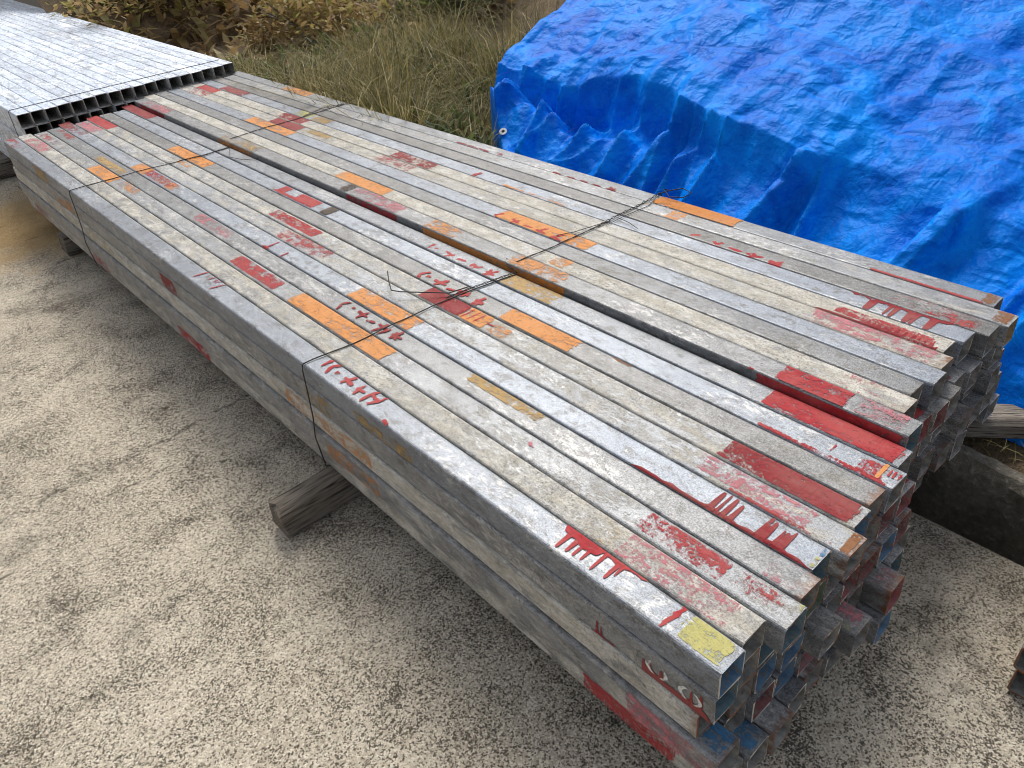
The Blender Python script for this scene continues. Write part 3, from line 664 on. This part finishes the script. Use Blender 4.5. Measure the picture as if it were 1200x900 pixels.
# ---------------------------------------------------------------- tie wires
def sweep(pts, r, sides=6):
    vs, fs = [], []; pts = [Vector(p) for p in pts]
    for i, p in enumerate(pts):
        d = (pts[min(i+1, len(pts)-1)]-pts[max(i-1, 0)]).normalized()
        up = Vector((0, 0, 1)) if abs(d.z) < .9 else Vector((1, 0, 0))
        s = d.cross(up).normalized(); t = s.cross(d)
        for k in range(sides):
            a = 2*math.pi*k/sides; vs.append(p+s*r*math.cos(a)+t*r*math.sin(a))
    for i in range(len(pts)-1):
        for k in range(sides): fs.append((i*sides+k, i*sides+(k+1) % sides, (i+1)*sides+(k+1) % sides, (i+1)*sides+k))
    return vs, fs
def twist(pts, r, turns, amp):
    """two strands twisted along a path"""
    out = []
    pts = [Vector(p) for p in pts]; D = []
    for a, b in zip(pts, pts[1:]):
        k = max(2, int((b-a).length/.006)); D += [a.lerp(b, i/k) for i in range(k)]
    D.append(pts[-1])
    for ph in (0, math.pi):
        q = []
        for i, p in enumerate(D):
            d = (D[min(i+1, len(D)-1)]-D[max(i-1, 0)]).normalized(); s = d.cross(Vector((0, 0, 1)));
            s = s.normalized() if s.length > .01 else Vector((1, 0, 0)); t = s.cross(d); a = i*turns+ph
            q.append(p+s*amp*math.cos(a)+t*amp*math.sin(a))
        out.append(sweep(q, r, 5))
    return out
def join(parts):
    V, F = [], []
    for v, f in parts:
        b = len(V); V += v; F += [tuple(b+i for i in q) for q in f]
    return V, F
WR_ = .0015
ZL, ZRt = 6.4*U, (6.4+DZR)*U
def lay(pts, z, h=.0022):
    q = [Vector((x*U, y*U, z+h)) for x, y in pts]; D = []
    for a, b in zip(q, q[1:]):
        k = max(2, int((b-a).length/.02)); D += [a.lerp(b, i/k) for i in range(k)]
    D.append(q[-1])
    for i, p in enumerate(D[1:-1]): p += Vector((0, noise.noise((p.x*9, p.y*9, 3))*.004, abs(noise.noise((p.x*14, 1, p.y*3)))*.0015))
    return D
def side_down(x, y, ztop, slack):
    return [Vector((x*U-.0015, y*U, ztop-.002)), Vector((x*U-.005, y*U-.001, ztop-.012)), Vector((x*U-.009, y*U-.002, ztop-.0615*1.5)),
            Vector((x*U-.013, y*U-.003, ztop-.0615*2.4)), Vector((x*U-.022, y*U-.004, ztop-.0615*3.3)), Vector((x*U-.017, y*U-.006, ztop-.0615*4.9)), Vector((x*U+.01, y*U-.006, ztop-.0615*5.02))]
# near tie, left bundle
w2 = [(.03, 18.51), (1, 18.37), (2, 18.25), (4, 18.2), (6, 18.12), (8, 17.9), (9.95, 17.5)]
V = [sweep(list(reversed(side_down(0, 18.51, ZL, 0)))+lay(w2, ZL), WR_)]
V += twist(lay([(6.6, 18.2), (8, 18.0), (10.15, 17.55)], ZL, .0045), .0011, .9, .0018)
V.append(sweep(lay([(10.15, 17.55), (10.3, 17.4)], ZL, .003)+[Vector((10.3*U, 17.35*U, ZL-.03)), Vector((10.28*U, 17.3*U, ZL-.12))], WR_))
# twisted knot in the gap and a loose tail with a hook
V.append(sweep([Vector((10.1*U, 17.6*U, ZL+.004)), Vector((9.95*U, 18.2*U, ZL+.016)), Vector((10.3*U, 18.5*U, ZL+.02)), Vector((10.5*U, 17.9*U, ZL+.012)), Vector((10.2*U, 17.3*U, ZL+.006))], WR_))
V.append(sweep([Vector((x*U, y*U, ZL+h)) for x, y, h in ((7.9, 18.2, .004), (6.9, 18.35, .008), (6.2, 19.0, .014), (5.5, 19.85, .016), (5.3, 20.2, .018), (5.6, 20.8, .02), (6.15, 21.7, .022))], WR_))
tag(link('tie_wire', mesh('tie_wire', *join(V), smooth=True), M_wire), 'black tie wire with a loose hooked tail around the near part of the front stack', 'wire', 'wires tying the tubes')
# near tie, right bundle
V = twist(lay([(10.36, 17.89), (12, 17.7), (14, 17.6), (16, 17.5)], ZRt, .003), .001, .35, .0012)
V += twist(lay([(15.2, 17.55), (16.5, 17.6), (18.2, 17.6), (19.9, 17.7)], ZRt, .0045), .0011, .8, .0022)
V.append(sweep(lay([(15.5, 17.3), (17, 17.3), (18.4, 17.2), (19.8, 17.6)], ZRt, .0035), .001))
V.append(sweep(lay([(16.4, 17.4), (16.3, 16.6), (16.05, 15.9)], ZRt, .006), .001))
V.append(sweep(lay([(13.3, 18.35), (14, 18.0), (15.6, 17.55)], ZRt, .004), .001))
V.append(sweep([Vector((19.7*U, 17.7*U, ZRt+.006)), Vector((19.9*U, 17.1*U, ZRt+.022)), Vector((20.25*U, 16.6*U, ZRt+.03)), Vector((20.3*U, 16.1*U, ZRt+.022)), Vector((19.9*U, 16.3*U, ZRt+.012)), Vector((19.6*U, 16.9*U, ZRt+.012)), Vector((19.9*U, 17.5*U, ZRt+.02)), Vector((20.3*U, 17.3*U, ZRt+.012))], WR_))
V.append(sweep([Vector((19.95*U, 17.7*U, ZRt+.002)), Vector((20.0*U+.004, 17.7*U, ZRt-.01)), Vector((20.0*U+.006, 17.7*U, ZRt-.29))], WR_))
tag(link('tie_wire', mesh('tie_wire', *join(V), smooth=True), M_wire), 'twisted black tie wire ending in a loop beside the blue tarpaulin', 'wire', 'wires tying the tubes')
# far tie
w1 = [(.03, 46.6), (2, 46.45), (4, 46.3), (6, 45.9), (8, 45.5), (9.95, 45.5)]
V = [sweep(list(reversed(side_down(0, 46.6, ZL, 0)))+lay(w1, ZL), WR_)]
V += twist(lay([(6.5, 45.8), (8, 45.5), (9.95, 45.5)], ZL, .004), .001, .8, .0016)
V.append(sweep(lay([(9.9, 45.4), (9.0, 43.5), (9.3, 42.2), (10.0, 41.6)], ZL, .005), .001))
tag(link('tie_wire', mesh('tie_wire', *join(V), smooth=True), M_wire), 'thin black tie wire around the near half at the far end of the front stack', 'wire', 'wires tying the tubes')
V = twist(lay([(10.36, 46.2), (13, 46.36), (15, 46.15), (17.6, 46.29), (19.9, 46.26)], ZRt, .003), .001, .5, .0013)
V += twist(lay([(16.0, 46.3), (18, 46.9), (19.9, 46.0)], ZRt, .004), .001, .8, .002)
tag(link('tie_wire', mesh('tie_wire', *join(V), smooth=True), M_wire), 'dark tie wire across the far half of the front stack near the grass', 'wire', 'wires tying the tubes')
ZT = (6.4+1.15)*U
V = [sweep([Vector((x0r-.02, 66*U, .1)), Vector((x0r-.008, 66*U, ZT-.15)), Vector((x0r-.003, 66*U, ZT-.004)), Vector((x0r+.003, 66*U, ZT+.002))]+[Vector((x0r+.06*k, 66*U, ZT+.002)) for k in range(1, 19)], WR_)]
tag(link('tie_wire', mesh('tie_wire', *join(V), smooth=True), M_wire), 'black tie wire around the rear stack', 'wire', 'wires tying the tubes')
# ---------------------------------------------------------------- ground, channel, bank, hillside
def grid(name, xs, ys, fz, mat, smooth=True):
    n = len(ys); vs = [(x, y, fz(x, y)) for x in xs for y in ys]
    fs = [(i*n+j, (i+1)*n+j, (i+1)*n+j+1, i*n+j+1) for i in range(len(xs)-1) for j in range(n-1)]
    return link(name, mesh(name, vs, fs, smooth), mat)
def lin(a, b, n): return [a+(b-a)*k/n for k in range(n+1)]
XE = 14.8*U
def slab_z(x, y):
    d = XE-x
    return (-.012*max(0, 1-d/.02) if d < .02 else 0)+.0025*fbm(x*2, y*2)*(1 if -1.5 < x and -1 < y < 6 else 0)-.003
xs = [-40, -20, -10, -5, -3]+lin(-2, .86, 70)+[XE-.03, XE-.02, XE-.01, XE]
ys = [-30, -10, -4, -2]+lin(-1, 6, 150)+[7, 9, 12, 20, 40]
def slab_edge(x, y): return slab_z(x, y)
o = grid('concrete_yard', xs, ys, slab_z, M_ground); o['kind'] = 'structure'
# ragged arris and inner side of the slab towards the channel
ye = [-30]+lin(-2, 6, 200)+[40]
vs, fs = [], []
for y in ye:
    e = XE+.006*fbm(y*9, 2); vs += [(XE, y, slab_z(XE, y)), (e+.004, y, -.022), (e, y, -.30)]
for j in range(len(ye)-1):
    for k in range(2): fs.append((3*j+k, 3*j+3+k, 3*j+4+k, 3*j+1+k))
tag(link('channel_kerb', mesh('channel_kerb', vs, fs, True), M_wall), kind='structure')
tag(grid('channel_bed', lin(XE-.05, 17.6*U, 4), [-30]+lin(-2, 6, 60)+[40], lambda x, y: -.24+.012*fbm(x*6, y*6), M_bed), kind='structure')
# broken concrete wall on the far side of the channel
X1, X2 = 17.25*U, 18.9*U
vs, fs = [], []; yw = [-30, -8, -4]+lin(-2, 5.5, 260)+[8, 40]
for y in yw:
    t = .055+.022*fbm(y*1.6, 5)+.012*fbm(y*9, 7); 
    for x, z in ((X1-.02, -.30), (X1, -.12), (X1+.004, t-.045), (X1+.012+.012*fbm(y*14, 1), t-.016), (X1+.03+.014*fbm(y*11, 3), t+.002+.008*fbm(y*20, 8)), (X1+.065, t+.010*fbm(y*16, 4)), (X2, t-.03), (X2+.02, t-.12)):
        vs.append((x, y, z+.004*fbm(y*25, x*40)))
for j in range(len(yw)-1):
    for k in range(7): fs.append((8*j+k, 8*j+8+k, 8*j+9+k, 8*j+1+k))
tag(link('channel_wall', mesh('channel_wall', vs, fs, False), M_wall), 'low broken concrete wall along the dark drainage channel', 'wall', kind='structure')
def bank_z(x, y):
    z = .030+.018*fbm(x*2, y*2)+.006*fbm(x*11, y*11)-.03*max(0, 1-(x-X2)/.15)
    z += max(0, x-2.2)*.05+max(0, y-4.2)*.05
    z += max(0, math.hypot(max(0, x-2.6), max(0, y-5.0))-1.2)*.36*(1+.25*fbm(x*.4, y*.4, 4))+.10*fbm(x*.9, y*.9)*min(1, max(0, y-5)/3)
    return z
o = grid('soil_bank', [X2-.03]+lin(X2+.02, 2.6, 40)+lin(2.7, 9, 50)+lin(9.5, 40, 30), [-30, -10, -4]+lin(-2, 6.5, 140)+lin(6.6, 14, 60)+lin(14.5, 45, 30), bank_z, M_soil); o['kind'] = 'structure'
def hill_z(x, y): return -.4+max(0, y-9.5)*.42*(1+.2*fbm(x*.35, y*.35, 9))+.12*fbm(x*.8, y*.8)
def hz(x, y): return min(hill_z(x, y), 40)
o = grid('hillside', lin(-30, 1.4, 60), lin(9.6, 45, 70), hz, M_hill); o['kind'] = 'structure'
def terrain(x, y):
    if x > X2: return bank_z(x, y)
    return hz(x, y) if y > 10.5 else 0
# ---------------------------------------------------------------- tarpaulin
def sstep(a, b, x): t = max(0, min(1, (x-a)/(b-a))); return t*t*(3-2*t)
def pl(x, pts):
    for (a, p), (b, q) in zip(pts, pts[1:]):
        if x <= b: return p+(q-p)*max(0, (x-a))/(b-a)
    return pts[-1][1]
def y_left(x): return pl(x, [(20, 30.8), (22, 32.4), (24, 35.2), (26, 38.0), (30, 39.6), (36, 40.6), (45, 44.0), (60, 51), (95, 64)])
CR = [(R_.uniform(0, 6.28), f_, a_, R_.uniform(0, 9)) for f_, a_ in ((.09, .55), (.14, .40), (.22, .30), (.31, .22), (.43, .17), (.6, .12), (.85, .09), (1.2, .06), (1.7, .04))]
def crumple(x, y):
    """sum of folded planes in random directions: flat facets meeting in sharp creases"""
    wx, wy = .7*fbm(x*.09, y*.09, 3, 2), .7*fbm(x*.09, y*.09, 8, 2)
    h = 0
    for k, (an, f_, a_, ph) in enumerate(CR):
        u = ((x+wx)*math.cos(an)+(y+wy)*math.sin(an))*f_+ph
        t = abs((u % 2)-1)
        h += a_*(2*t-1)*(.35+1.3*max(0, noise.noise((x*.12, y*.12, k*5.1))+.2))
    return h
FOLDS = [(R_.uniform(-24, 38), R_.uniform(.35, .9), R_.uniform(.4, 1.1), R_.uniform(-.3, .3)) for _ in range(34)]
def hang(x, y):
    """hanging folds that run down the draped side: narrow crests, wide slack hollows"""
    v = 0
    for yc, wd, am, sl in FOLDS:
        d = abs(y-(yc+sl*(x-24)+.4*noise.noise((x*.2, yc, 0))))/(wd*(1+.10*abs(x-24)))
        if d < 3: v += am*(math.exp(-d*1.6)-.25*math.exp(-(d-1.4)**2*2))
    return v
def tarp_h(x, y):
    """height of the cover above the yard, in tube pitches from the stack top (x, y in pitches)"""
    xx = x+(1.6*fbm(y*.10, 2.2, x*.02, 2)+.6*min(1.1, hang(x, y)))*sstep(20.8, 24, x)
    top = pl(y, [(-12, -.2), (4, .4), (10, 1.2), (17, 2.5), (30, 3.0), (40, 2.7)])
    h = pl(xx, [(20.4, -6.2), (20.9, -5.3), (22.0, -3.9), (24.0, -2.7), (26.2, -1.3), (27.0, -.6), (27.9, top-.8), (29.4, top), (36, top+2.0), (45, top+4.4), (60, top+6.6), (95, top+7.5)])
    h += 3.0*sstep(16, 33, y)*sstep(20.6, 22, x)*(1-sstep(25, 28, x))
    h += min(1.1, hang(x, y))*.75*sstep(20.7, 22.5, x)*(1-sstep(25, 28.5, x))
    h += crumple(x, y)*sstep(20.9, 24, x)*.85
    h += .13*sstep(1.3, .9, abs(y_left(max(20, x))-y-.1))
    return h
nx, ny = 320, 460
vs, fs = [], []
for i in range(nx+1):
    b = i/nx; x = 20.45+28*b*(.35+.65*b)+46*max(0, b-.72)**1.0*1.6
    yl = y_left(x)
    for j in range(ny+1):
        t = j/ny; y = yl-(yl+26)*t**1.15
        h = tarp_h(x, y)
        ed = sstep(0, .016, t); gz = terrain(x*U, y*U)/U-6.4
        h = (gz+.08)*(1-ed)+max(h, gz+.1)*ed if t < .016 else max(h, gz+.1)
        vs.append((x*U, (y-(1-ed)*.0)*U, (h+6.4)*U))
n = ny+1
for i in range(nx):
    for j in range(ny): fs.append((i*n+j, i*n+j+1, (i+1)*n+j+1, (i+1)*n+j))
tarp = tag(link('tarpaulin', mesh('tarpaulin', vs, fs, True), M_tarp), 'crumpled bright blue tarpaulin draped over a heap beside the tubes', 'tarpaulin')
# brass-white eyelet near the tarp's corner
def washer(r0, r1, h, n=20):
    vs, fs = [], []
    for r, z in ((r0, 0), (r0, h), (r1, h), (r1, 0)):
        for k in range(n): a = 2*math.pi*k/n; vs.append((r*math.cos(a), r*math.sin(a), z))
    for q in range(3):
        for k in range(n): fs.append((q*n+k, q*n+(k+1) % n, (q+1)*n+(k+1) % n, (q+1)*n+k))
    return vs, fs
ex, ey = 23.1, 33.05
e = .35; px = Vector((2*e, 0, tarp_h(ex+e, ey)-tarp_h(ex-e, ey))); py = Vector((0, 2*e, tarp_h(ex, ey+e)-tarp_h(ex, ey-e)))
nrm = px.cross(py).normalized()
g_ = link('eyelet', mesh('eyelet', *washer(.007, .016, .003)), m_flat('white_plastic', (.8, .8, .78), .4), tarp)
g_.location = Vector((ex*U, ey*U, (tarp_h(ex, ey)+6.4)*U))+nrm*.004; g_.rotation_euler = nrm.to_track_quat('Z', 'Y').to_euler()
vs, fs = washer(.0001, .0072, .0015)
h_ = link('eyelet_hole', mesh('eyelet_hole', vs, fs), m_flat('black_gap', (.01, .01, .012), .9), g_); h_.location = (0, 0, .001)

# ---------------------------------------------------------------- grass, litter, shrub, stones
def blades(name, spots, mat, label):
    """spots: (x, y, z, height, width, lean, tint)"""
    vs, fs, tt = [], [], []
    for x, y, z, h, w_, ln, tint in spots:
        a = R_.uniform(0, 6.283); b = a+R_.uniform(-.7, .7)+1.57; dx, dy = math.cos(a)*ln*h, math.sin(a)*ln*h
        wx, wy = math.cos(b)*w_/2, math.sin(b)*w_/2; n0 = len(vs)
        droop = R_.uniform(.55, 1.0)
        for t, k in ((0, 1), (.4, .9), (.75, .65)):
            px_, py_, pz = x+dx*t*t, y+dy*t*t, z+h*(t-.35*(1-droop)*t*t)
            vs += [(px_-wx*k, py_-wy*k, pz), (px_+wx*k, py_+wy*k, pz)]
        vs.append((x+dx*1.15, y+dy*1.15, z+h*droop))
        fs += [(n0, n0+1, n0+3, n0+2), (n0+2, n0+3, n0+5, n0+4), (n0+4, n0+5, n0+6)]
        tt += [tint]*7
    me = mesh(name, vs, fs); me.attributes.new('tint', 'FLOAT', 'POINT').data.foreach_set('value', tt)
    return tag(link(name, me, mat), label, kind='stuff')
M_dry = m_leaf('dry_grass_blades', [(.07, .065, .022), (.20, .17, .06), (.36, .30, .12), (.66, .56, .34)])
M_green = m_leaf('green_weed_leaves', [(.035, .06, .014), (.08, .12, .03), (.14, .18, .05), (.24, .25, .09)])
M_litter = m_leaf('dead_leaves', [(.17, .11, .05), (.33, .22, .10), (.44, .31, .14), (.30, .29, .08), (.50, .40, .22)])
sp, sg = [], []
def grass_ok(x, y): return x > 20.9 and y < 75 and not (y < y_left(max(20, x))+.4)
k = 0
while len(sp) < 17000 and k < 260000:
    k += 1
    x = 20.9+R_.random()**1.9*24; y = R_.uniform(31.5, 78)
    if not grass_ok(x, y): continue
    d = fbm(x*.25, y*.25, 2)
    if R_.random() > .75+d: continue
    h = R_.uniform(1.4, 6.2)*(1+1.1*d)*U*(1.0 if x < 30 else 1.2)*pl(y, [(31, .45), (37, .7), (50, 1.0), (62, .9), (70, .6), (82, .8)])
    sp.append((x*U, y*U, terrain(x*U, y*U)-.01, h+.12, R_.uniform(.003, .0065), R_.uniform(.1, .9), min(1, max(0, R_.gauss(.42, .25)))))
for _ in range(15000):
    x = 20.9+R_.random()**1.7*22; y = R_.uniform(33.5, 80)
    if not grass_ok(x, y): continue
    if fbm(x*.35, y*.35, 6) < -.03+.2*R_.random(): continue
    zb = terrain(x*U, y*U)
    sg.append((x*U, y*U, zb+R_.uniform(0, .30), R_.uniform(.03, .10), R_.uniform(.010, .028), R_.uniform(.4, 1.3), min(1, max(0, R_.gauss(.4, .25)))))
# a few pale bent stalks leaning over the far corner
for _ in range(70):
    x, y = R_.uniform(20.3, 22), R_.uniform(42, 64)
    sp.append((x*U, y*U, terrain(x*U, y*U), R_.uniform(.40, .62), .005, R_.uniform(.3, .9), R_.uniform(.8, 1)))
blades('dry_grass', sp, M_dry, 'tangled dry brown grass behind the stack')
blades('green_weeds', sg, M_green, 'low green weeds among the dry grass')
lt = []
for _ in range(16000):
    if R_.random() < .62: x, y = R_.uniform(1.3, 9), R_.uniform(4.8, 14)
    else: x, y = R_.uniform(-6, 3), R_.uniform(10.6, 18)
    if x > X2 and y*16 < y_left(max(20, min(95, x*16)))+1: continue
    lt.append((x, y, terrain(x, y)+.005, R_.uniform(.05, .16), R_.uniform(.03, .09), R_.uniform(.8, 2.2), R_.random()*(.75+.4*fbm(x, y, 4))))
blades('leaf_litter', lt, M_litter, 'brown fallen leaves covering the hillside')
def bush(name, x, y, r, h, n, mat, label, lean=0):
    e = bpy.data.objects.new(name, None); C.objects.link(e); z0 = terrain(x, y); e.location = (x, y, z0); tag(e, label, 'bush')
    st = []
    for k in range(9):
        a = R_.uniform(0, 6.28); q = R_.uniform(.3, .8)
        st.append(sweep([Vector((0, 0, -.05)), Vector((math.cos(a)*r*q*.4, math.sin(a)*r*q*.4, h*.45)), Vector((math.cos(a)*r*q, math.sin(a)*r*q, h*R_.uniform(.7, .95)))], .008, 5))
    link('stem', mesh('stem', *join(st)), M_wood, e)
    vs, fs, tt = [], [], []
    cl = [(Vector((R_.gauss(0, .45)*r, R_.gauss(0, .45)*r, h*R_.uniform(.25, 1.0))), R_.uniform(.12, .3)*r, R_.uniform(.2, .8)) for _ in range(26)]
    for _ in range(n):
        c, cr_, tn = R_.choice(cl); p = c+Vector((R_.gauss(0, 1), R_.gauss(0, 1), R_.gauss(0, .8)))*cr_*.8
        d = Vector((R_.gauss(0, 1), R_.gauss(0, 1), R_.gauss(-.2, .6))).normalized(); s = d.cross(Vector((R_.random(), R_.random(), 1))).normalized(); L = R_.uniform(.03, .075); b = len(vs)
        vs += [p, p+d*L*.5+s*L*.22, p+d*L, p+d*L*.5-s*L*.22]; fs.append((b, b+1, b+2, b+3)); tt += [min(1, max(0, tn+R_.gauss(0, .2)))]*4
    me = mesh('foliage', vs, fs); me.attributes.new('tint', 'FLOAT', 'POINT').data.foreach_set('value', tt)
    link('foliage', me, mat, e)
bush('leafy_bush', 3.75, 5.15, .55, .55, 5200, M_green, 'leafy green bush at the top behind the grass beside the tarpaulin')
bush('dry_bush', 2.55, 5.5, .55, .42, 3600, M_litter, 'brown withered bush on the slope behind the grass')
bush('dry_bush', 2.0, 6.8, .7, .5, 4200, M_litter, 'brown withered bush behind the far end of the rear stack')
# small stones and chips
vs, fs = [], []
def stone(x, y, z, r):
    b = len(vs); q = [Vector((R_.uniform(.6, 1.2), 0, 0)), Vector((-R_.uniform(.6, 1.2), 0, 0)), Vector((0, R_.uniform(.5, 1), 0)), Vector((0, -R_.uniform(.5, 1), 0)), Vector((0, 0, R_.uniform(.4, .9))), Vector((0, 0, -.5))]
    rt = Matrix.Rotation(R_.uniform(0, 6.28), 3, 'Z')
    for p in q: vs.append(rt @ p*r+Vector((x, y, z)))
    for f in ((0, 2, 4), (2, 1, 4), (1, 3, 4), (3, 0, 4), (2, 0, 5), (1, 2, 5), (3, 1, 5), (0, 3, 5)): fs.append(tuple(b+i for i in f))
for _ in range(420):
    x, y = R_.uniform(-1.6, XE-.02), R_.uniform(-.5, 4); stone(x, y, slab_z(x, y)+.0005, R_.choice([.0015, .002, .002, .003, .004]))
for _ in range(50):
    x, y = R_.uniform(.55, XE-.02), R_.uniform(-.5, .25); stone(x, y, slab_z(x, y)+.0005, R_.choice([.002, .003, .004, .005]))
tag(link('stone_chips', mesh('stone_chips', vs, fs), m_simple('pale_stone', (.35, .31, .25), (.6, .56, .48), 40)), 'small pale stone chips scattered on the concrete', kind='stuff')
lt = []
for _ in range(3000):
    x, y = R_.uniform(X1+.10, 1.75), R_.uniform(-1.0, 1.2)
    lt.append((x, y, bank_z(x, y) if x > X2+.02 else .055, R_.uniform(.008, .02), R_.uniform(.0015, .004), R_.uniform(2, 5), R_.random()*.6))
blades('dry_straw', lt, M_dry, 'dry straw and twigs lying on the soil by the broken wall')
# rusty tube pieces at the lower right edge of the view
for k, (xx, yy, zz, cr) in enumerate(((9.4, -4.6, .0, .1), (9.4, -4.5, .062, .3))):
    o = bpy.data.objects.new('tube_offcut', make_tube(.9, 40+k)); C.objects.link(o); o.location = (xx*U+.03, yy*U+.42*0, zz); o.rotation_euler = (0, 0, math.radians(-88+3*k))
    o.location = (xx*U, yy*U, zz+.001)
    o['rust'] = .9; o['cream'] = cr; o['tone'] = 1.0; o['blue'] = .1; o['inner'] = [.1, .1, .1]; o['inner_depth'] = 0.0; o['inner_on'] = 0.0
    tag(o, ('rusty square tube piece lying on the concrete at the bottom right' if k == 0 else 'pale square tube piece resting on a rusty tube piece'), 'steel tube')
    vv = paint_patch(dict(y0=0), 'rust', .3, -86, 27, .003, .3, .0006)
    add_paint(dict(o=o, y0=0), 'paint_patch', vv, 'rust' if k == 0 else 'white', .35, 'rust brown stain')
